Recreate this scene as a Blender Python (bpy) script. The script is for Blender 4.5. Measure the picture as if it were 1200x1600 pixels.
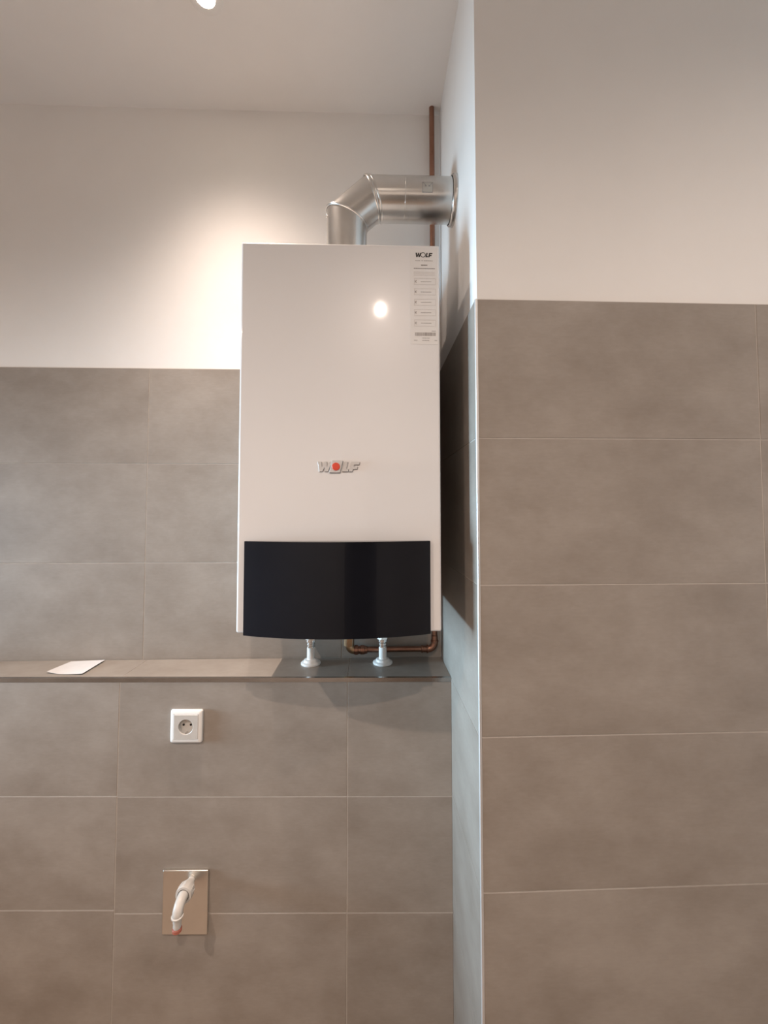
import bpy, bmesh, math, random
from mathutils import Vector, Matrix
random.seed(4)
PI = math.pi
S = bpy.context.scene
COL = S.collection
for o in list(bpy.data.objects): bpy.data.objects.remove(o)

# ------------------------------------------------------------------ camera
CAM = Vector((.0151, -1.342, 1.6524)); YAW, PITCH, ROLL, FPX = .0297, .0432, -.0005, 669.25
cd = bpy.data.cameras.new('camera'); co = bpy.data.objects.new('camera', cd); COL.objects.link(co); S.camera = co
fw = Vector((math.sin(YAW)*math.cos(PITCH), math.cos(YAW)*math.cos(PITCH), math.sin(PITCH)))
rt = Vector((math.cos(YAW), -math.sin(YAW), 0)); up = rt.cross(fw)
r2 = rt*math.cos(ROLL)+up*math.sin(ROLL); u2 = up*math.cos(ROLL)-rt*math.sin(ROLL)
m = Matrix((r2, u2, -fw)).transposed().to_4x4(); m.translation = CAM
co.matrix_world = m
cd.sensor_fit = 'VERTICAL'; cd.sensor_height = 24; cd.sensor_width = 18
cd.lens = FPX/1600*24; cd.shift_y = -30.1/1600; cd.clip_start = .02

# ------------------------------------------------------------------ world, lights, exposure
S.view_settings.view_transform = 'Standard'; S.view_settings.look = 'None'
S.view_settings.exposure = 0.05; S.view_settings.gamma = 1; S.view_settings.use_curve_mapping = False
w = bpy.data.worlds.new('world'); S.world = w; w.use_nodes = True
w.node_tree.nodes['Background'].inputs[0].default_value = (.70, .85, 1, 1)
w.node_tree.nodes['Background'].inputs[1].default_value = .6
WARM = (1, .815, .695)
DAY_POWER = 21
LAMPS = [(-.405, -.304, 110, 'lens of the recessed spot above the ledge'), (.072, -2.125, 98, ''), (-1.35, -1.75, 132, ''), (1.05, -1.40, 38, '')]
dl = bpy.data.lights.new('daylight', 'AREA'); dl.shape = 'RECTANGLE'; dl.size = 1.0; dl.size_y = .6; dl.spread = math.radians(45)
dl.energy = DAY_POWER; dl.color = (.54, .80, 1)
do = bpy.data.objects.new('daylight', dl); COL.objects.link(do)
do.location = (-3.2, -.55, 1.40); do.rotation_euler = (0, -PI/2, 0)
H = 2.951                       # ceiling height
XL, XR, YR = -3.0, 1.9, -2.95   # left, right and rear walls
XS, YC, CS = .2313, -.472, .0077   # chimney corner and its slight skew
YLG, LS = -.1706, -.0273        # ledge front at the chimney and its skew
ZL = 1.203                      # ledge top
def yl(x): return YLG+(x-XS)*LS
def yc(x): return YC+(x-XS)*CS

# ------------------------------------------------------------------ materials
def mat(name, col, rough=.5, metal=0, **k):
    M = bpy.data.materials.new(name); M.use_nodes = True
    b = M.node_tree.nodes['Principled BSDF']
    b.inputs['Base Color'].default_value = (*col, 1); b.inputs['Roughness'].default_value = rough
    b.inputs['Metallic'].default_value = metal
    for q, v in k.items(): b.inputs[q.replace('_', ' ')].default_value = v
    return M
def noisy(M, cols, scale, detail=6, bump=0, bscale=None, stretch=(1, 1, 1), rnd=True, rough=None):
    nt = M.node_tree; N = nt.nodes; L = nt.links; b = N['Principled BSDF']
    tc = N.new('ShaderNodeTexCoord'); mp = N.new('ShaderNodeMapping'); mp.inputs['Scale'].default_value = stretch
    L.new(tc.outputs['Object'], mp.inputs['Vector'])
    vec = mp.outputs[0]
    if rnd:
        oi = N.new('ShaderNodeObjectInfo'); mu = N.new('ShaderNodeMath'); mu.operation = 'MULTIPLY'; mu.inputs[1].default_value = 37
        L.new(oi.outputs['Random'], mu.inputs[0]); ad = N.new('ShaderNodeVectorMath'); ad.operation = 'ADD'
        L.new(vec, ad.inputs[0]); L.new(mu.outputs[0], ad.inputs[1]); vec = ad.outputs[0]
    n1 = N.new('ShaderNodeTexNoise'); n1.inputs['Scale'].default_value = scale; n1.inputs['Detail'].default_value = detail
    n1.inputs['Roughness'].default_value = .66
    L.new(vec, n1.inputs['Vector'])
    cr = N.new('ShaderNodeValToRGB'); e = cr.color_ramp.elements
    e[0].position = .32; e[1].position = .68; e[0].color = (*cols[0], 1); e[1].color = (*cols[1], 1)
    L.new(n1.outputs['Fac'], cr.inputs[0]); L.new(cr.outputs[0], b.inputs['Base Color'])
    if bump:
        n2 = N.new('ShaderNodeTexNoise'); n2.inputs['Scale'].default_value = bscale or scale*8; n2.inputs['Detail'].default_value = 4
        L.new(vec, n2.inputs['Vector'])
        bp = N.new('ShaderNodeBump'); bp.inputs['Strength'].default_value = bump; bp.inputs['Distance'].default_value = .001
        L.new(n2.outputs['Fac'], bp.inputs['Height']); L.new(bp.outputs[0], b.inputs['Normal'])
    return M
PAINT = noisy(mat('white_paint', (.8, .78, .76), .85), ((.79, .775, .755), (.82, .805, .785)), 3, bump=.12, bscale=160, rnd=False)
TILE = noisy(mat('stone_tile', (.4, .38, .36), .48), ((.233, .198, .167), (.317, .280, .245)), 5.5, 9, bump=.12, bscale=60, stretch=(.85, 1, 1.3))
# fine streaks on top of the tile's clouds
nt = TILE.node_tree; N = nt.nodes; L = nt.links; b = N['Principled BSDF']
src = b.inputs['Base Color'].links[0].from_socket
tc = N.new('ShaderNodeTexCoord'); mp = N.new('ShaderNodeMapping'); mp.inputs['Scale'].default_value = (22, 22, 90); L.new(tc.outputs['Object'], mp.inputs[0])
n3 = N.new('ShaderNodeTexNoise'); n3.inputs['Scale'].default_value = 2.2; n3.inputs['Detail'].default_value = 4; L.new(mp.outputs[0], n3.inputs['Vector'])
mr = N.new('ShaderNodeMapRange'); mr.inputs[1].default_value = .3; mr.inputs[2].default_value = .7; mr.inputs[3].default_value = .97; mr.inputs[4].default_value = 1.03
L.new(n3.outputs['Fac'], mr.inputs[0]); vm = N.new('ShaderNodeVectorMath'); vm.operation = 'SCALE'
L.new(src, vm.inputs[0]); L.new(mr.outputs[0], vm.inputs['Scale']); L.new(vm.outputs[0], b.inputs['Base Color'])
GROUT = noisy(mat('grout', (.5, .46, .42), .9), ((.40, .36, .32), (.48, .44, .40)), 40, rnd=False)
ENAMEL = mat('boiler_enamel', (.75, .735, .725), .32, Coat_Weight=.5, Coat_Roughness=.06)
noisy(ENAMEL, ((.705, .695, .69), (.715, .705, .70)), 3, rnd=False)
BLACK = mat('black_gloss', (.008, .009, .012), .14, Specular_IOR_Level=.2)
noisy(BLACK, ((.0068, .0074, .0105), (.0080, .0088, .0125)), 5, rnd=False)
DARK = noisy(mat('dark_inside', (.01, .01, .01), .9), ((.008, .008, .008), (.014, .013, .012)), 10)
STEEL = noisy(mat('flue_steel', (.55, .54, .52), .24, 1), ((.60, .59, .57), (.70, .69, .67)), 9, stretch=(1, 1, 1), bump=.05, bscale=50)
CHROME = noisy(mat('polished_metal', (.75, .75, .75), .18, 1), ((.68, .68, .68), (.76, .76, .75)), 12)
TRIMM = noisy(mat('dark_metal_edge', (.42, .40, .38), .2, 1), ((.36, .34, .32), (.44, .42, .40)), 12)
PLATE = noisy(mat('brushed_plate', (.62, .58, .52), .3, 1), ((.70, .67, .62), (.74, .71, .66)), 14)
ALU = noisy(mat('aluminium_edge', (.7, .7, .7), .5, .7), ((.62, .62, .62), (.68, .68, .68)), 12)
BADGE = noisy(mat('badge_silver', (.6, .59, .58), .4, .35), ((.55, .54, .53), (.60, .59, .58)), 30)
EDGE = noisy(mat('badge_shade', (.16, .15, .15), .5, .4), ((.14, .135, .13), (.18, .17, .165)), 30)
COPPER = noisy(mat('copper', (.35, .19, .13), .4, 1), ((.26, .13, .085), (.38, .205, .145)), 18)
BRASS = noisy(mat('brass', (.62, .42, .22), .3, 1), ((.38, .25, .15), (.55, .39, .24)), 30)
WPLAST = noisy(mat('white_plastic', (.8, .79, .77), .35), ((.78, .77, .75), (.81, .80, .78)), 8)
GPLAST = noisy(mat('grey_plastic', (.62, .60, .57), .4), ((.50, .475, .44), (.56, .535, .50)), 20)
RED = noisy(mat('red_enamel', (.62, .06, .03), .35), ((.60, .055, .03), (.66, .07, .035)), 30)
CAPRED = noisy(mat('red_cap', (.42, .13, .09), .5), ((.38, .12, .085), (.46, .15, .10)), 30)
INK = noisy(mat('black_ink', (.03, .028, .027), .6), ((.028, .026, .025), (.04, .038, .036)), 40)
GREYINK = noisy(mat('grey_ink', (.3, .28, .27), .7), ((.27, .25, .24), (.34, .32, .31)), 60)
PALEINK = noisy(mat('pale_ink', (.55, .52, .5), .7), ((.53, .50, .48), (.60, .57, .55)), 60)
PAPER = noisy(mat('paper', (.82, .80, .79), .8), ((.60, .585, .58), (.65, .635, .63)), 20)
LABELP = noisy(mat('label_film', (.71, .69, .67), .4), ((.70, .685, .665), (.72, .705, .685)), 20)
FLOORM = noisy(mat('floor_tile', (.22, .17, .14), .55), ((.30, .23, .18), (.37, .29, .23)), 5, rnd=False)
WOOD = noisy(mat('door_white', (.7, .68, .65), .5), ((.68, .66, .63), (.72, .70, .67)), 5)
EMIT = mat('lamp_lens', (1, .95, .85), .4); bb = EMIT.node_tree.nodes['Principled BSDF']
bb.inputs['Emission Color'].default_value = (1, .86, .68, 1); bb.inputs['Emission Strength'].default_value = 40
GLASS = bpy.data.materials.new('window_glass'); GLASS.use_nodes = True; nt = GLASS.node_tree; nt.nodes.remove(nt.nodes['Principled BSDF'])
tr = nt.nodes.new('ShaderNodeBsdfTransparent'); gl = nt.nodes.new('ShaderNodeBsdfGlossy'); gl.inputs['Roughness'].default_value = .02
mx = nt.nodes.new('ShaderNodeMixShader'); mx.inputs[0].default_value = .07
nt.links.new(tr.outputs[0], mx.inputs[1]); nt.links.new(gl.outputs[0], mx.inputs[2]); nt.links.new(mx.outputs[0], nt.nodes['Material Output'].inputs[0])
# other walls of the room: paint above a tile-coloured dado
DADO = noisy(mat('painted_wall_dado', (.8, .78, .76), .8), ((.79, .775, .755), (.82, .805, .785)), 3, rnd=False)
nt = DADO.node_tree; N = nt.nodes; L = nt.links; b = N['Principled BSDF']; src = b.inputs['Base Color'].links[0].from_socket
g = N.new('ShaderNodeNewGeometry'); sx = N.new('ShaderNodeSeparateXYZ'); L.new(g.outputs['Position'], sx.inputs[0])
lt = N.new('ShaderNodeMath'); lt.operation = 'LESS_THAN'; lt.inputs[1].default_value = 2.1; L.new(sx.outputs['Z'], lt.inputs[0])
mc = N.new('ShaderNodeMix'); mc.data_type = 'RGBA'; L.new(lt.outputs[0], mc.inputs[0]); L.new(src, mc.inputs[6]); mc.inputs[7].default_value = (.31, .275, .25, 1)
L.new(mc.outputs[2], b.inputs['Base Color'])

# ------------------------------------------------------------------ mesh helpers
def obj(name, bm, material, parent=None, smooth=False, loc=None, rotz=0, angle=35, flat=1e9):
    bmesh.ops.recalc_face_normals(bm, faces=bm.faces[:])
    me = bpy.data.meshes.new(name); bm.to_mesh(me); bm.free()
    me.materials.append(material)
    if smooth:
        me.set_sharp_from_angle(angle=math.radians(angle))
        for p in me.polygons: p.use_smooth = p.area < flat
    o = bpy.data.objects.new(name, me); COL.objects.link(o)
    if parent: o.parent = parent
    if loc is not None: o.location = loc
    if rotz: o.rotation_euler = (0, 0, rotz)
    return o
def tag(o, label, cat=None, group=None, kind=None):
    o['label'] = label
    if cat: o['category'] = cat
    if group: o['group'] = group
    if kind: o['kind'] = kind
    return o
def thing(name, label, cat, loc=(0, 0, 0), rotz=0, group=None):
    o = bpy.data.objects.new(name, None); COL.objects.link(o); o.empty_display_size = .05
    o.location = loc; o.rotation_euler = (0, 0, rotz)
    return tag(o, label, cat, group)
def bev(bm, geom_verts, r, seg=2):
    es = {e for v in geom_verts for e in v.link_edges}
    bmesh.ops.bevel(bm, geom=list(es), offset=r, segments=seg, affect='EDGES', profile=.5)
def box(x0, x1, y0, y1, z0, z1, r=0, seg=2, bm=None):
    bm = bm or bmesh.new()
    vs = bmesh.ops.create_cube(bm, size=1)['verts']
    for v in vs: v.co = Vector((x0+(v.co.x+.5)*(x1-x0), y0+(v.co.y+.5)*(y1-y0), z0+(v.co.z+.5)*(z1-z0)))
    if r: bev(bm, vs, r, seg)
    return bm
def prism(poly, a, b, axis='z', bm=None, r=0):
    """poly: 2-D points; extruded along axis from a to b. axis z: (x,y); axis y: (x,z)."""
    bm = bm or bmesh.new()
    f = (lambda p, t: (p[0], p[1], t)) if axis == 'z' else (lambda p, t: (p[0], t, p[1]))
    A = [bm.verts.new(f(p, a)) for p in poly]; B = [bm.verts.new(f(p, b)) for p in poly]
    bm.faces.new(A); bm.faces.new(B[::-1])
    n = len(poly)
    for i in range(n): bm.faces.new((A[i], B[i], B[(i+1) % n], A[(i+1) % n]))
    if r: bev(bm, A+B, r, 1)
    return bm
def rings(rows, bm=None, caps=True):
    bm = bm or bmesh.new()
    R = [[bm.verts.new(p) for p in row] for row in rows]
    n = len(rows[0])
    for a, b in zip(R, R[1:]):
        for i in range(n): bm.faces.new((a[i], a[(i+1) % n], b[(i+1) % n], b[i]))
    if caps: bm.faces.new(R[0][::-1]); bm.faces.new(R[-1])
    return bm
def frame_of(d):
    d = d.normalized(); a = Vector((0, 1, 0)) if abs(d.y) < .9 else Vector((1, 0, 0))
    u = (a-d*a.dot(d)).normalized(); return u, d.cross(u)
def lathe(prof, origin, axis=(0, 0, 1), n=32, bm=None, caps=True):
    """prof: list of (radius, distance along axis)"""
    o = Vector(origin); d = Vector(axis).normalized(); u, v = frame_of(d)
    return rings([[o+d*t+(u*math.cos(2*PI*k/n)+v*math.sin(2*PI*k/n))*r for k in range(n)] for r, t in prof], bm, caps)
def tube(path, r, n=20, bm=None, caps=True):
    """mitred tube along a polyline; r a number or a list"""
    P = [Vector(p) for p in path]; rows = []
    D = [(P[i+1]-P[i]).normalized() for i in range(len(P)-1)]
    u, v = frame_of(D[0])
    for i, p in enumerate(P):
        rr = r[i] if isinstance(r, (list, tuple)) else r
        if 0 < i < len(P)-1:
            t = (D[i-1]+D[i]).normalized()
        else: t = D[0] if i == 0 else D[-1]
        din = D[i-1] if i else D[0]
        row = []
        for k in range(n):
            q = p+(u*math.cos(2*PI*k/n)+v*math.sin(2*PI*k/n))*rr
            s = (p-q).dot(t)/din.dot(t); row.append(q+din*s)     # slide along the incoming direction onto the mitre plane
        rows.append(row)
        if i < len(P)-1 and 0 < i:
            rot = D[i-1].rotation_difference(D[i]); u = rot @ u; v = rot @ v
    return rings(rows, bm, caps)
def arc(c, p0, p1, n=8):
    """points of a quarter-like arc about c from p0 to p1"""
    c = Vector(c); a = Vector(p0)-c; b_ = Vector(p1)-c
    return [c+(a*math.sin((1-t)*PI/2)+b_*math.sin(t*PI/2)) for t in [k/n for k in range(n+1)]]

# ------------------------------------------------------------------ tiles
TT, JW, GD = .005, .0020, .0012     # tile thickness, joint, grout depth below the tile face
_tc = {}
def tile_mesh(w_, h_):
    key = (round(w_, 4), round(h_, 4))
    if key not in _tc:
        c = .0007; a, b_ = w_/2, h_/2
        back = [(-a, TT, -b_), (a, TT, -b_), (a, TT, b_), (-a, TT, b_)]
        mid = [(x, c, z) for x, _, z in back]
        fr = [(math.copysign(abs(x)-c, x), 0, math.copysign(abs(z)-c, z)) for x, _, z in back]
        bm = rings([back, mid, fr])
        bmesh.ops.recalc_face_normals(bm, faces=bm.faces[:])
        me = bpy.data.meshes.new('tile'); bm.to_mesh(me); bm.free(); me.materials.append(TILE); _tc[key] = me
    return _tc[key]
def tile(parent, org, rotz, u0, u1, z0, z1):
    """org: where u = 0 on the tiled plane; u runs along the plane, z up; the joint is taken off each edge"""
    j = JW/2; u0 += j; u1 -= j; z0 += j; z1 -= j
    if u1-u0 < .008: return
    o = bpy.data.objects.new('tile', tile_mesh(u1-u0, z1-z0)); COL.objects.link(o); o.parent = parent
    uc = (u0+u1)/2; wob = random.uniform(0, .0004)
    o.location = (org[0]+math.cos(rotz)*uc-math.sin(rotz)*(wob), org[1]+math.sin(rotz)*uc+math.cos(rotz)*(wob), (z0+z1)/2)
    o.rotation_euler = (0, 0, rotz)
    return o
def tile_field(parent, org, rotz, us, zs):
    for a, b_ in zip(us, us[1:]):
        for c, d in zip(zs, zs[1:]): tile(parent, org, rotz, a, b_, c, d)

# ------------------------------------------------------------------ room shell
floor = tag(obj('floor', box(XL-.15, XR+.15, YR-1.6, .15, -.1, 0), FLOORM), 'reddish-brown floor', kind='structure')
ceil = tag(obj('ceiling', box(XL-.15, XR+.15, YR-1.6, .15, H, H+.1), PAINT), 'white painted ceiling', kind='structure')
# back wall
wb = tag(obj('wall_back', box(XL-.15, XR+.15, TT, .15, 0, H), PAINT), 'white back wall with grey tiles below', kind='structure')
ZB = [ZL-.001, 1.4946, 1.7997, 2.0993]
obj('grout', box(XL, XS, GD, TT+.001, ZL-.02, 2.0993), GROUT, wb)
tile_field(wb, (0, 0), 0, [XL, -2.4837, -1.8817, -1.2797, -.6777, -.0757, XS], ZB)
# half-height wall that carries the boiler pipes
A0, A1 = XL, XS+.006
def band(off0, off1, z0, z1):   # a slab parallel to the ledge front
    return prism([(A0, yl(A0)+off0), (A1, yl(A1)+off0), (A1, yl(A1)+off1), (A0, yl(A0)+off1)], z0, z1)
wl = tag(obj('wall_ledge', prism([(A0, yl(A0)+TT), (A1, yl(A1)+TT), (A1, TT), (A0, TT)], 0, ZL-TT), PAINT), 'half-height tiled wall with a ledge on top', kind='structure')
obj('grout', band(GD, TT+.001, 0, ZL-.008), GROUT, wl)
obj('grout', prism([(A0, yl(A0)+.006), (A1, yl(A1)+.006), (A1, .003), (A0, .003)], ZL-TT-.001, ZL-GD), GROUT, wl)
al = math.atan(LS); ZT = ZL-.0105
def lu(x): return (x-XS)/math.cos(al)
cols = [XL, -2.468, -1.866, -1.264, -.6617, -.0484, XS+.001]
for k, (a, b_) in enumerate(zip(cols, cols[1:])):
    zz = [0, .0015, .2975, .602, .8935, ZT] if k < 4 else [0, .295, .5936, .8918, ZT]
    if k < 4: zz = zz[:1]+zz[2:]
    tile_field(wl, (XS, YLG), al, [lu(a), lu(b_)], zz)
    j = JW/2; q = .009        # ledge top tile, cut to the skew of the front
    bm = prism([(a+j, yl(a)+q), (b_-j, yl(b_)+q), (b_-j, -.0016), (a+j, -.0016)], ZL-TT, ZL, r=.0006)
    obj('tile', bm, TILE, wl)
tr1 = obj('trim_1', band(-.0006, .0088, ZL-.0105, ZL+.0006), TRIMM); tag(tr1, 'polished metal edge strip along the ledge', kind='structure')
# chimney breast
PC = [(XS+TT, TT), (XS+TT, YC+TT), (XR+.15, yc(XR)+TT), (XR+.15, TT)]
wc = tag(obj('wall_chimney', prism(PC, 0, H), PAINT), 'projecting chimney breast, tiled below and white above', kind='structure')
ZC = [0, .3, .6, .9012, 1.2006, 1.5024, 1.8031, 2.0953]
K = .0052
obj('grout', box(XS+GD, XS+TT+.001, YC+.002, 0, 0, 2.0953), GROUT, wc)
obj('grout', prism([(XS+.002, YC+GD), (XR, yc(XR)+GD), (XR, yc(XR)+TT+.001), (XS+.002, YC+TT+.001)], 0, 2.0953), GROUT, wc)
tile_field(wc, (XS, 0), -PI/2, [-.0, -YC-K+JW/2], ZC)
ac = math.atan(CS)
tile_field(wc, (XS, YC), ac, [K-JW/2, .606, 1.208, 1.68], ZC)
bm = prism([(XS-.0003, YC-.0003+.0012), (XS-.0003+.0012, YC-.0003), (XS+K, YC-.0003), (XS+K, YC+K), (XS-.0003, YC+K)], 0, 2.0953)
tag(obj('trim_2', bm, ALU), 'pale aluminium edge strip on the chimney corner', kind='structure')
# walls out of view: left with a glazed door, right, rear with a doorway
W0, W1, WZ0, WZ1 = -.85, -.19, .95, 2.05
bm = box(XL-.15, XL, YR, W0, 0, H); box(XL-.15, XL, W1, TT, 0, H, bm=bm); box(XL-.15, XL, W0, W1, WZ1, H, bm=bm); box(XL-.15, XL, W0, W1, 0, WZ0, bm=bm)
tag(obj('wall_left', bm, PAINT), 'left wall with a window', kind='structure')
wn = bpy.data.objects.new('window_1', None); COL.objects.link(wn); tag(wn, 'white framed window', kind='structure')
f = .05; bm = box(XL-.11, XL-.05, W0, W0+f, WZ0, WZ1); box(XL-.11, XL-.05, W1-f, W1, WZ0, WZ1, bm=bm); box(XL-.11, XL-.05, W0+f, W1-f, WZ0, WZ0+f, bm=bm); box(XL-.11, XL-.05, W0+f, W1-f, WZ1-f, WZ1, bm=bm)
obj('window_frame', bm, WOOD, wn); obj('pane', box(XL-.084, XL-.078, W0+f, W1-f, WZ0+f, WZ1-f), GLASS, wn)
tag(obj('wall_right', box(XR, XR+.15, YR, yc(XR)+.02, 0, H), PAINT), 'right wall', kind='structure')
D0, D1 = -.05, .80
bm = box(XL-.15, D0, YR-.12, YR, 0, H); box(D1, XR+.15, YR-.12, YR, 0, H, bm=bm); box(D0, D1, YR-.12, YR, 2.05, H, bm=bm)
tag(obj('wall_rear', bm, PAINT), 'rear wall with a doorway', kind='structure')
dr = bpy.data.objects.new('door_1', None); COL.objects.link(dr); tag(dr, 'open doorway with a white frame', kind='structure')
for a, b_ in ((D0-.06, D0+.02), (D1-.02, D1+.06)): obj('door_jamb', box(a, b_, YR-.13, YR+.02, 0, 2.11), WOOD, dr)
obj('door_head', box(D0+.02, D1-.02, YR-.13, YR+.02, 2.03, 2.11), WOOD, dr)
tag(obj('wall_corridor', box(XL-.15, XR+.15, YR-1.6, YR-1.5, 0, H), DADO), 'far corridor wall beyond the doorway', kind='structure')
bm = box(XL-.15, XL-.05, YR-1.5, YR-.12, 0, H); box(XR+.05, XR+.15, YR-1.5, YR-.12, 0, H, bm=bm)
tag(obj('wall_corridor_ends', bm, DADO), 'corridor end walls', kind='structure')

# ------------------------------------------------------------------ recessed ceiling spots
def downlight(x, y, watt, label, cone):
    t = thing('recessed_spotlight', label, 'ceiling light', (x, y, H), 0, 'recessed spots in the white ceiling')
    obj('trim_ring', lathe([(.0245, -.0005), (.0245, -.004), (.038, -.005), (.042, -.003), (.043, 0), (.0245, -.0003)], (0, 0, 0), caps=False), WPLAST, t, True)
    obj('lens', lathe([(.0240, 0), (.0240, -.003), (.018, -.0045), (.001, -.005)], (0, 0, 0)), EMIT, t, True)
    l = bpy.data.lights.new('spot_lamp', 'SPOT'); l.energy = watt; l.color = WARM; l.spot_size = math.radians(cone); l.spot_blend = 1.0; l.shadow_soft_size = .017
    if y > -1:      # narrow reflector: intensity falls with a power of the cosine, as in a photometric profile
        l.use_nodes = True; t_ = l.node_tree; em = t_.nodes['Emission']
        tc_ = t_.nodes.new('ShaderNodeTexCoord'); sp_ = t_.nodes.new('ShaderNodeSeparateXYZ'); t_.links.new(tc_.outputs['Normal'], sp_.inputs[0])
        ab = t_.nodes.new('ShaderNodeMath'); ab.operation = 'ABSOLUTE'; t_.links.new(sp_.outputs['Z'], ab.inputs[0])
        pw = t_.nodes.new('ShaderNodeMath'); pw.operation = 'POWER'; pw.inputs[1].default_value = 8.0; t_.links.new(ab.outputs[0], pw.inputs[0])
        t_.links.new(pw.outputs[0], em.inputs['Strength'])
    lo = bpy.data.objects.new('spot_lamp', l); COL.objects.link(lo); lo.parent = t; lo.location = (0, 0, -.028)
    return t
names_l = ['bright recessed ceiling spot shining down the back wall left of the boiler', 'recessed ceiling spot that shows as a bright dot mirrored in the boiler front', 'unseen ceiling spot near the window, added as fill light', 'unseen ceiling spot in front of the chimney breast, added as fill light']  # the last two spots are unseen, added to brighten the walls
for (x, y, e, _), lb in zip(LAMPS, names_l): downlight(x, y, e, lb, 150 if y > -1 else 158)

# ------------------------------------------------------------------ letters of the maker's badge
def skew(poly, s=.22): return [(x+s*z, z) for x, z in poly]
LW = [(-.22, 1), (.14, 1), (.16, .42), (.40, 1), (.62, 1), (.62, .42), (.86, 1), (1.12, 1), (.72, 0), (.44, 0), (.42, .50), (.22, 0), (-.06, 0)]
LO = [(0, -.12), (1.0, -.12), (1.0, 1.12), (0, 1.12)]
LL = [(0, 0), (.54, 0), (.54, .28), (.32, .28), (.32, 1), (0, 1)]
LF = [(0, 0), (.32, 0), (.32, .26), (.70, .26), (.70, .52), (.32, .52), (.32, .70), (.78, .70), (.78, 1), (0, 1)]
def wolf(h, x0, z0):
    """the four shapes with their left-bottom at (x0, z0) and height h"""
    k = h; P = []
    for poly, dx, sk in ((LW, .22, .0), (LO, 1.08, .22), (LL, 2.24, .22), (LF, 2.86, .22)):
        P.append([(x0+(x+dx)*k, z0+z*k) for x, z in skew(poly, sk)])
    return P

# ------------------------------------------------------------------ boiler
BX0, BX1, BZ0, BZ1, BYF, BYB = -.2728, .1672, 1.3933, 2.2483, -.41, -.008
boiler = thing('gas_boiler', 'white wall-hung gas boiler with a black curved control flap, above the ledge', 'boiler', (0, 0, 0))
hood = obj('casing', box(BX0, BX1, BYF, BYB, BZ0, BZ1, .0045, 4), ENAMEL, boiler, True, flat=.01)
# black curved flap over the controls
FX0, FX1, FZ0, FZ1 = -.2555, .1425, 1.3905, 1.5888
n = 24; poly = []
for k in range(n+1):
    t = k/n; x = FX0+(FX1-FX0)*t; poly.append((x, BYF-.008-.034*(1-(2*t-1)**2)))
poly += [(FX1, BYF+.0), (FX0, BYF+.0)]
obj('control_flap', prism(poly, FZ0, FZ1, r=.0009), BLACK, boiler, True, angle=25)
bp = obj('flap_frame', box(FX0+.004, FX1-.004, BYF-.003, BYF+.001, FZ0+.004, FZ1-.002, .001), DARK, boiler)
# badge
bh = .0215; bz = 1.7385; bx = -.1015
W_ = wolf(bh, bx, bz); sc = (.0915)/(max(p[0] for q in W_ for p in q)-bx)
W_ = [[(bx+(x-bx)*sc, z) for x, z in q] for q in W_]
badge = obj('badge', prism(W_[1], BYF-.0035, BYF, 'y', r=.0006), BADGE, boiler); tag(badge, 'raised silver letter badge')
for q in (W_[0], W_[2], W_[3]): obj('letter', prism(q, BYF-.0026, BYF, 'y', r=.0002), BADGE, badge)
for q in W_: obj('letter_shade', prism([(x+.0007, z-.0010) for x, z in q], BYF-.0012, BYF, 'y'), EDGE, badge)  # dark copies shifted right and down, standing in for the letters' shadow
cx = sum(p[0] for p in W_[1])/4; cz = sum(p[1] for p in W_[1])/4
tag(obj('red_disc', lathe([(.0086, 0), (.0086, .0048), (.0078, .0056), (.001, .0058)], (cx, BYF, cz), (0, -1, 0), 40), RED, badge, True), 'round orange-red disc')
# info label at the upper right of the front
def px(x): return .1075+(x-645)*.001408
def pz(y): return 2.2331-(y-393)*.001451
lab = obj('info_label', box(px(640.5), px(684.6), BYF-.0004, BYF+.0005, pz(538.5), pz(390.5)), LABELP, boiler)
tag(lab, 'printed information label')
yf = BYF-.0006
def qd(bm, x0, x1, y0, y1): return box(px(x0), px(x1), yf, BYF, pz(y1), pz(y0), bm=bm)
lw = wolf(.0102, px(649.3), pz(402)); s2 = (px(676.4)-px(649.3))/(max(p[0] for q in lw for p in q)-px(649.3))
lw = [[(px(649.3)+(x-px(649.3))*s2, z) for x, z in q] for q in lw]
bm = bmesh.new()
for k in (0, 2, 3): prism(lw[k], yf, BYF, 'y', bm=bm)
cx = sum(p[0] for p in lw[1])/4; cz = pz(398.3); R1, R0 = .0060, .0044; nn = 28
ro = [(cx+R1*math.cos(2*PI*k/nn), yf, cz+R1*math.sin(2*PI*k/nn)) for k in range(nn)]; ri = [(cx+R0*math.cos(2*PI*k/nn), yf, cz+R0*math.sin(2*PI*k/nn)) for k in range(nn)]
rings([ro, ri], bm, caps=False)
obj('label_logo', bm, INK, lab)
def dashes(bm, x0, x1, y, h, step=1.7, gap=.45):
    x = x0
    while x < x1:
        d = random.uniform(.6, 1.5)*step; qd(bm, x, min(x+d, x1), y-h/2, y+h/2); x += d+gap
bm = bmesh.new(); dashes(bm, 649, 656.5, 407.6, 1.1); dashes(bm, 658.7, 661.3, 407.6, 1.1); dashes(bm, 662.6, 676.5, 407.6, 1.1)
dashes(bm, 658, 668, 414.6, 1.8, 2.2, .3); dashes(bm, 646.5, 680, 419.8, 1.4, 2.2, .3)
for i, y in enumerate((440.5, 456.7, 473, 489.2, 505.5)):
    qd(bm, 648, 648.8, y-2.2, y+1.6); prism([(px(648.8), pz(y-.2)), (px(650.4), pz(y-2.2)), (px(651), pz(y-1.6)), (px(649.6), pz(y)), (px(651), pz(y+1.6)), (px(650), pz(y+1.6))], yf, BYF, 'y', bm=bm)
    dashes(bm, 657.5, 674, y, .8, 1.4, .35)
obj('label_print', bm, GREYINK, lab)['kind'] = 'stuff'; bm = bmesh.new()
x = 648
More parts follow.
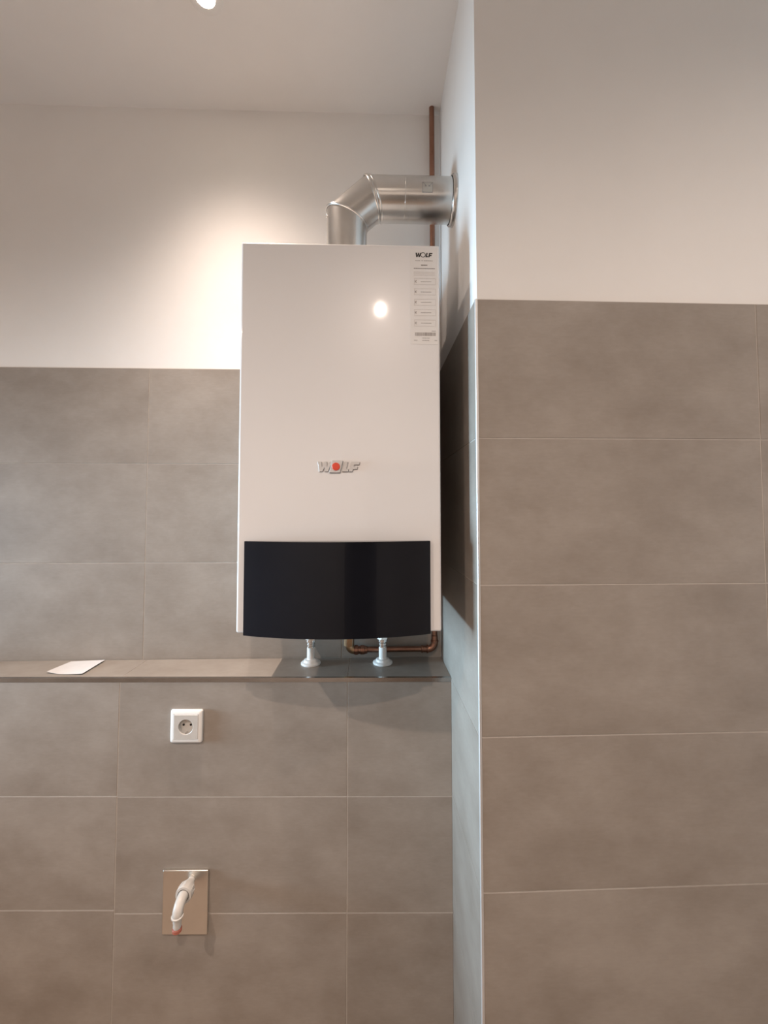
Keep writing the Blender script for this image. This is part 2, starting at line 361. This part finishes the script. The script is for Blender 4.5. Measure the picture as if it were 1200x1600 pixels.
while x < 680.5:
    d = random.choice((.35, .55, .9)); qd(bm, x, x+d, 520, 525.3); x += d+random.choice((.3, .4, .6))
obj('barcode', bm, GREYINK, lab)['kind'] = 'stuff'; bm = bmesh.new()
dashes(bm, 659.5, 671, 528.7, .8, 1.2, .3); dashes(bm, 659.5, 670.5, 532.3, .9, 1.2, .3); dashes(bm, 646.5, 652, 532.3, .9, 1.2, .3); dashes(bm, 679, 683, 532.3, .9, 1.2, .3)
dashes(bm, 674.5, 681, 517.6, .8, 1.2, .3)
obj('label_print', bm, GREYINK, lab)['kind'] = 'stuff'
bm = bmesh.new()
for y in (425.5, 428, 430.5): dashes(bm, 646.5, 680, y, .8, 1.6, .4)
for y in (440.5, 456.7, 473, 489.2, 505.5):
    qd(bm, 647, 681, y-5.2, y-4.7); qd(bm, 647, 681, y+4.4, y+4.9); qd(bm, 647, 647.4, y-4.7, y+4.4); qd(bm, 680.6, 681, y-4.7, y+4.4)
obj('label_boxes', bm, PALEINK, lab)['kind'] = 'stuff'

# ------------------------------------------------------------------ flue
FY, FR, FZ = -.235, .0534, 2.4825
flue = thing('flue_pipe', 'shiny metal flue pipe bending from the boiler top into the chimney breast', 'flue', (0, 0, 0))
P0, P1, P2, P3 = Vector((-.0505, FY, BZ1+.0008)), Vector((-.0505, FY, 2.4245)), Vector((.016, FY, FZ)), Vector((XS+.004, FY, FZ))
def seg(name, path, r, k0, k1, **kw):
    """one gore of the elbow, cut on both mitre planes"""
    bm = tube(path, r, 40, caps=False)
    bm.verts.ensure_lookup_table(); n_ = 40
    keep = set(range(k0*n_, (k1+1)*n_))
    bmesh.ops.delete(bm, geom=[v for i, v in enumerate(bm.verts[:]) if i not in keep], context='VERTS')
    return obj(name, bm, STEEL, flue, True, **kw)
path = [P0, P1, P2, P3]
seg('vertical_pipe', path, FR, 0, 1); seg('elbow', path, FR, 1, 2); hp = seg('horizontal_pipe', path, FR+.0008, 2, 3)
def bead(pt, d0, d1, r, w_, h=.0028, name='seam_bead'):
    t = (d0.normalized()+d1.normalized()).normalized(); n_ = 44
    u, v = frame_of(d0); rows = []
    prof = [(-.0004, -w_), (h*.78, -w_*.6), (h, 0), (h*.78, w_*.6), (-.0004, w_)]
    for dr_, s in prof:
        row = []
        for k in range(n_):
            q = pt+(u*math.cos(2*PI*k/n_)+v*math.sin(2*PI*k/n_))*(r+dr_)
            row.append(q+d0.normalized()*((pt-q).dot(t)/d0.normalized().dot(t))+t*s)
        rows.append(row)
    return obj(name, rings(rows, caps=False), STEEL, flue, True, angle=60)
bead(P1, P1-P0, P2-P1, FR, .0035); bead(P2, P2-P1, P3-P2, FR, .0045)
bead(P2+Vector((.0085, 0, 0)), P2-P1, P3-P2, FR+.0008, .0022, .0018)
bead(Vector((.102, FY, FZ)), P3-P2, P3-P2, FR+.0006, .0008, .0006)
# lock seam on the outside of the elbow, rivets, sticker
dd = (P2-P1).normalized(); nu = Vector((-dd.z, 0, dd.x))
obj('lock_seam', tube([P1+nu*(FR+.0015)+dd*.004+Vector((0, .012, 0)), P2+nu*(FR+.0015)-dd*.012+Vector((0, .012, 0))], .0028, 8), STEEL, flue, True)
for q, dn in ((P1+nu*FR+dd*.046, nu), (P1+Vector((-FR, 0, .008)), Vector((-1, 0, 0))), (P1+Vector((-.050, -.02, .0)), Vector((-.9, -.4, 0)))):
    obj('rivet', lathe([(.0026, -.001), (.0026, .001), (.0015, .0022), (.0003, .0025)], q, dn, 12), CHROME, flue, True)
# collar at the chimney side
obj('wall_collar', lathe([(FR+.001, -.010), (FR+.0045, -.010), (FR+.0065, -.008), (FR+.008, -.003), (FR+.008, .003), (FR+.001, .003)], (XS+TT-.002, FY, FZ), (1, 0, 0), 48, caps=False), STEEL, flue, True)
obj('collar_gap', lathe([(FR+.0006, -.0105), (FR+.0026, -.0108), (FR+.0026, -.0098), (FR+.0006, -.0098)], (XS+TT-.002, FY, FZ), (1, 0, 0), 48, caps=False), DARK, flue, True)
def on_pipe(x0, x1, a0, a1, r, n_=6):
    """patch of the horizontal pipe's skin between two angles (degrees up from the front)"""
    rows = []
    for rr in (r, r-.0006):
        rows.append(rr)
    bm = bmesh.new(); g_ = []
    for k in range(n_+1):
        a = math.radians(a0+(a1-a0)*k/n_); g_.append([bm.verts.new((x, FY-rr*math.cos(a), FZ+rr*math.sin(a))) for x in (x0, x1) for rr in (r, r-.0009)])
    for p, q in zip(g_, g_[1:]):
        bm.faces.new((p[0], p[2], q[2], q[0])); bm.faces.new((p[1], q[1], q[3], p[3])); bm.faces.new((p[0], q[0], q[1], p[1])); bm.faces.new((p[2], p[3], q[3], q[2]))
    bm.faces.new(g_[0][:1]+g_[0][1:2]+g_[0][3:4]+g_[0][2:3]); bm.faces.new((g_[-1][0], g_[-1][2], g_[-1][3], g_[-1][1]))
    return bm
STK = noisy(mat('pipe_sticker_film', (.5, .47, .42), .4), ((.46, .43, .385), (.52, .49, .44)), 20)
st = obj('pipe_sticker', on_pipe(.144, .1715, -19, 9, FR+.0014), STK, flue, True)
tag(st, 'small square sticker with a printed border')
bm = bmesh.new()
def add_patch(bm, *a):
    b2 = on_pipe(*a); me = bpy.data.meshes.new('t'); b2.to_mesh(me); b2.free(); bm.from_mesh(me); bpy.data.meshes.remove(me)
R_ = FR+.0018
add_patch(bm, .1445, .171, -18.6, -17.2, R_); add_patch(bm, .1445, .1455, -18, 8, R_); add_patch(bm, .170, .171, -18, 8, R_); add_patch(bm, .1445, .171, 7.4, 8.4, R_)
add_patch(bm, .151, .155, -4, 0, R_); add_patch(bm, .160, .1645, -4, 0, R_)
for k in range(6):
    add_patch(bm, .1458+k*.0011, .1472+k*.0011, 6-k*1.1, 7.2-k*1.1, R_); add_patch(bm, .1690-k*.0009, .1702-k*.0009, 6-k*1.1, 7.2-k*1.1, R_)
obj('sticker_print', bm, GREYINK, st)['kind'] = 'stuff'

# ------------------------------------------------------------------ valves standing on the ledge
def valve(x, y, label):
    t = thing('pipe_connection', label, 'pipe', (x, y, ZL), 0, 'heating pipes rising from the ledge')
    obj('rosette', lathe([(.0278, .0002), (.0287, .0015), (.0287, .0055), (.0272, .0072), (.0205, .0078), (.0200, .0085), (.0200, .0130), (.0188, .0145), (.0122, .0150), (.0115, .018)], (0, 0, 0), n=40), WPLAST, t, True, angle=50)
    obj('pipe_sleeve', lathe([(.0112, .017), (.0112, .049), (.0105, .0495)], (0, 0, 0), n=28), WPLAST, t, True)
    un = obj('union', lathe([(.0115, .049), (.0128, .050), (.0128, .0535), (.0112, .0545), (.0112, .0565), (.0128, .0575), (.0128, .061), (.0112, .062), (.0112, .064), (.0145, .066), (.0145, .072)], (0, 0, 0), n=28), CHROME, t, True, angle=30)
    hexp = [(.0172*math.cos(PI/3*k+.3), .0172*math.sin(PI/3*k+.3)) for k in range(6)]
    obj('hex_nut', prism(hexp, .072, .094, r=.0008), CHROME, un)
    obj('riser', lathe([(.0105, .094), (.0105, BZ0-ZL-.0005)], (0, 0, 0), n=24), CHROME, t, True)
    return t
valve(-.1625, -.0545, 'white and chrome heating pipe on the ledge, left of the brass fitting')
valve(.0492, -.0560, 'white and chrome heating pipe on the ledge, right of the brass fitting')

# ------------------------------------------------------------------ copper gas pipe from the ceiling to the boiler
gas = thing('copper_gas_pipe', 'copper pipe running down the corner behind the boiler and along above the ledge', 'pipe', (0, 0, 0))
GY, GX, GZ, GR = -.022, .2085, 1.2335, .0082
obj('vertical_run', lathe([(GR, 0), (GR, H-1.275-.0005)], (GX, GY, 1.275), n=24), COPPER, gas, True)
rb = .021
obj('corner_elbow', tube(arc((GX-rb, GY, GZ+rb), (GX-rb, GY, GZ), (GX, GY, GZ+rb), 10), GR+.0018, 24), COPPER, gas, True)
obj('press_collar', lathe([(GR+.0018, 0), (GR+.0036, .001), (GR+.0036, .006), (GR+.0012, .007), (GR+.0012, .020), (GR, .0205)], (GX, GY, GZ+rb-.001), n=28), COPPER, gas, True, angle=30)
obj('press_collar', lathe([(GR+.0018, 0), (GR+.0046, .001), (GR+.0046, .004), (GR+.0016, .005), (GR+.0016, .016), (GR+.003, .017), (GR+.003, .021), (GR, .022)], (GX-rb+.001, GY, GZ), (-1, 0, 0), n=28), COPPER, gas, True, angle=30)
BXX = -.0515
obj('horizontal_run', lathe([(GR, 0), (GR, GX-rb-BXX-.045)], (BXX+.045, GY, GZ), (1, 0, 0), n=24), COPPER, gas, True)
obj('union_nut', lathe([(.0105, 0), (.0135, .002), (.0145, .004), (.0145, .012), (.0118, .014), (.0118, .019), (.0138, .021), (.0138, .032), (.0115, .034), (.0115, .040), (GR, .042)], (BXX+.014, GY, GZ-.001), (1, 0, 0), n=12), COPPER, gas, True, angle=20)
obj('brass_elbow', tube(arc((BXX+.015, GY, GZ+.014), (BXX, GY, GZ+.014), (BXX+.015, GY, GZ-.001), 10), .0118, 24), BRASS, gas, True)
hexp = [(BXX+.0158*math.cos(PI/3*k+.2), GY+.0158*math.sin(PI/3*k+.2)) for k in range(6)]
obj('brass_nut', prism(hexp, GZ+.012, GZ+.040, r=.0008), BRASS, gas)
obj('brass_riser', lathe([(.0095, 0), (.0095, BZ0-GZ-.0405)], (BXX, GY, GZ+.040), n=24), BRASS, gas, True)

# ------------------------------------------------------------------ wall socket
def on_low(x, z): return (x, yl(x), z)
so = thing('wall_socket', 'white square wall socket below the ledge', 'socket', on_low(-.4775, 1.0795), al)
s_ = .043
# frame with a raised soft edge around the insert
def sq(h, y, r_, n_=6):
    out = []
    for cx_, cz_, a0 in ((1, 1, 0), (-1, 1, 90), (-1, -1, 180), (1, -1, 270)):
        for k in range(n_+1):
            a = math.radians(a0+90*k/n_); out.append((cx_*(h-r_)+r_*math.cos(a), y, cz_*(h-r_)+r_*math.sin(a)))
    return out
obj('socket_frame', rings([sq(s_-.001, .0, .004), sq(s_, -.003, .005), sq(s_-.0015, -.008, .005), sq(s_-.006, -.0105, .004), sq(s_-.010, -.0108, .002), sq(s_-.0104, -.0095, .002)], caps=False), WPLAST, so, True, angle=40)
ins = obj('socket_insert', None or rings([sq(s_-.0108, -.0085, .002), sq(s_-.0108, -.0112, .002), sq(s_-.0116, -.0118, .0018)], caps=False), WPLAST, so, True)
# face plate of the insert with the round well
def face_with_hole(h, y, r_, n_=48):
    bm = bmesh.new(); rows = []
    outer = []
    for k in range(n_):
        a = 2*PI*k/n_; c, s = math.cos(a), math.sin(a); q = h/max(abs(c), abs(s)); outer.append((c*q, y, s*q))
    cyl = lambda r, yy: [(r*math.cos(2*PI*k/n_), yy, r*math.sin(2*PI*k/n_)) for k in range(n_)]
    return rings([outer, cyl(r_+.0008, y), cyl(r_, y+.0008), cyl(r_-.0008, -.0012), cyl(.0005, -.0010)], bm, caps=False)
obj('socket_well', face_with_hole(s_-.0116, -.0118, .0192), GPLAST, ins, True, angle=30)
for sx_ in (-1, 1): obj('pin_hole', lathe([(.0029, 0), (.0029, .0010)], (sx_*.0095, -.0010, .0015), (0, -1, 0), 20), DARK, ins)
for sz_ in (-1, 1): obj('earth_clip', box(-.0022, .0022, -.010, -.001, sz_*.0172-.0012, sz_*.0172+.0012, .0004), CHROME, ins)

# ------------------------------------------------------------------ washing-machine drain plate with hose nozzle
PXc, PZc = -.4725, .6268
sp = thing('drain_plate', 'square-edged metal cover plate with a grey hose nozzle, low on the tiled wall', 'drain fitting', on_low(PXc, PZc), al)
obj('cover_plate', box(-.0595, .0595, -.0068, .0002, -.0812, .0812, .0022, 3), PLATE, sp, True, flat=.002)
hx, hz = .0165, .0585
obj('hole_rim', lathe([(.0125, .0066), (.0125, .0074), (.011, .0078), (.0088, .0072)], (hx, 0, hz), (0, -1, 0), 28), PLATE, sp, True)
obj('nozzle_neck', lathe([(.0086, .005), (.0092, .012), (.0150, .024), (.0180, .031)], (hx, 0, hz), (0, -1, 0), 28), GPLAST, sp, True, angle=60)
nutbm = lathe([(.0178, .030), (.0195, .032), (.0205, .050), (.0200, .054), (.0150, .0545), (.0135, .050)], (hx, 0, hz), (0, -1, 0), 36)
nut = obj('union_nut', nutbm, GPLAST, sp, True, angle=40)
for k in range(12):
    a = 2*PI*k/12; bm = box(-.0011, .0011, -.050, -.034, -.0008, .0012)
    bmesh.ops.rotate(bm, verts=bm.verts[:], cent=(0, 0, 0), matrix=Matrix.Rotation(-a, 3, 'Y'))
    q = .0196; bmesh.ops.translate(bm, verts=bm.verts[:], vec=(hx+q*math.sin(-a)*1.0, 0, hz+q*math.cos(a)))
    obj('grip_rib', bm, GPLAST, nut)
pth = [(hx, -.048, hz), (hx, -.056, hz)]+[tuple(p) for p in arc((hx, -.058, hz-.021), (hx, -.058, hz), (hx, -.084, hz-.021), 10)]
obj('hose_nozzle', tube(pth, [.0125]*3+[.0122]*9+[.012], 24), GPLAST, sp, True)
e_ = Vector((hx, -.084, hz-.021))
obj('nozzle_ring', lathe([(.0118, -.001), (.0142, 0), (.0142, .0026), (.0118, .0036)], e_, (0, 0, -1), 28), GPLAST, sp, True)
obj('nozzle_barb', lathe([(.0098, 0), (.0102, .012), (.0088, .013), (.0098, .022), (.0085, .023), (.0085, .027)], e_+Vector((0, 0, -.003)), (0, 0, -1), 24), GPLAST, sp, True)
tag(obj('end_cap', lathe([(.0104, 0), (.0112, .001), (.0112, .007), (.0095, .009), (.001, .0095)], e_+Vector((0, 0, -.0285)), (0, 0, -1), 28), CAPRED, sp, True), 'red end cap')

# ------------------------------------------------------------------ note on the ledge
note = thing('paper_note', 'white sheet of paper lying on the ledge', 'paper', (-.83, -.064, ZL), 0)
Q = [(-.8825, -.1085), (-.778, -.1205), (-.7835, -.0115), (-.8825, -.0125)]
bm = bmesh.new(); nu_, nv = 14, 10; G = {}
for i in range(nu_+1):
    for j in range(nv+1):
        s, t = i/nu_, j/nv
        p = Vector(Q[0])*(1-s)*(1-t)+Vector(Q[1])*s*(1-t)+Vector(Q[2])*s*t+Vector(Q[3])*(1-s)*t
        z = .0006+.006*max(0, 1-s*2.5)**2*(1-t)+.0035*s**3+.002*math.sin(PI*s)*t*.6
        for q, dz in ((0, 0), (1, .0003)): G[i, j, q] = bm.verts.new((p.x+.83, p.y+.064, z+dz))
for i in range(nu_):
    for j in range(nv):
        bm.faces.new([G[a, c, 1] for a, c in ((i, j), (i+1, j), (i+1, j+1), (i, j+1))]); bm.faces.new([G[a, c, 0] for a, c in ((i, j), (i, j+1), (i+1, j+1), (i+1, j))])
for i in range(nu_):
    for j in (0, nv): bm.faces.new((G[i, j, 0], G[i+1, j, 0], G[i+1, j, 1], G[i, j, 1]))
for j in range(nv):
    for i in (0, nu_): bm.faces.new((G[i, j, 0], G[i, j+1, 0], G[i, j+1, 1], G[i, j, 1]))
obj('sheet', bm, PAPER, note, True)
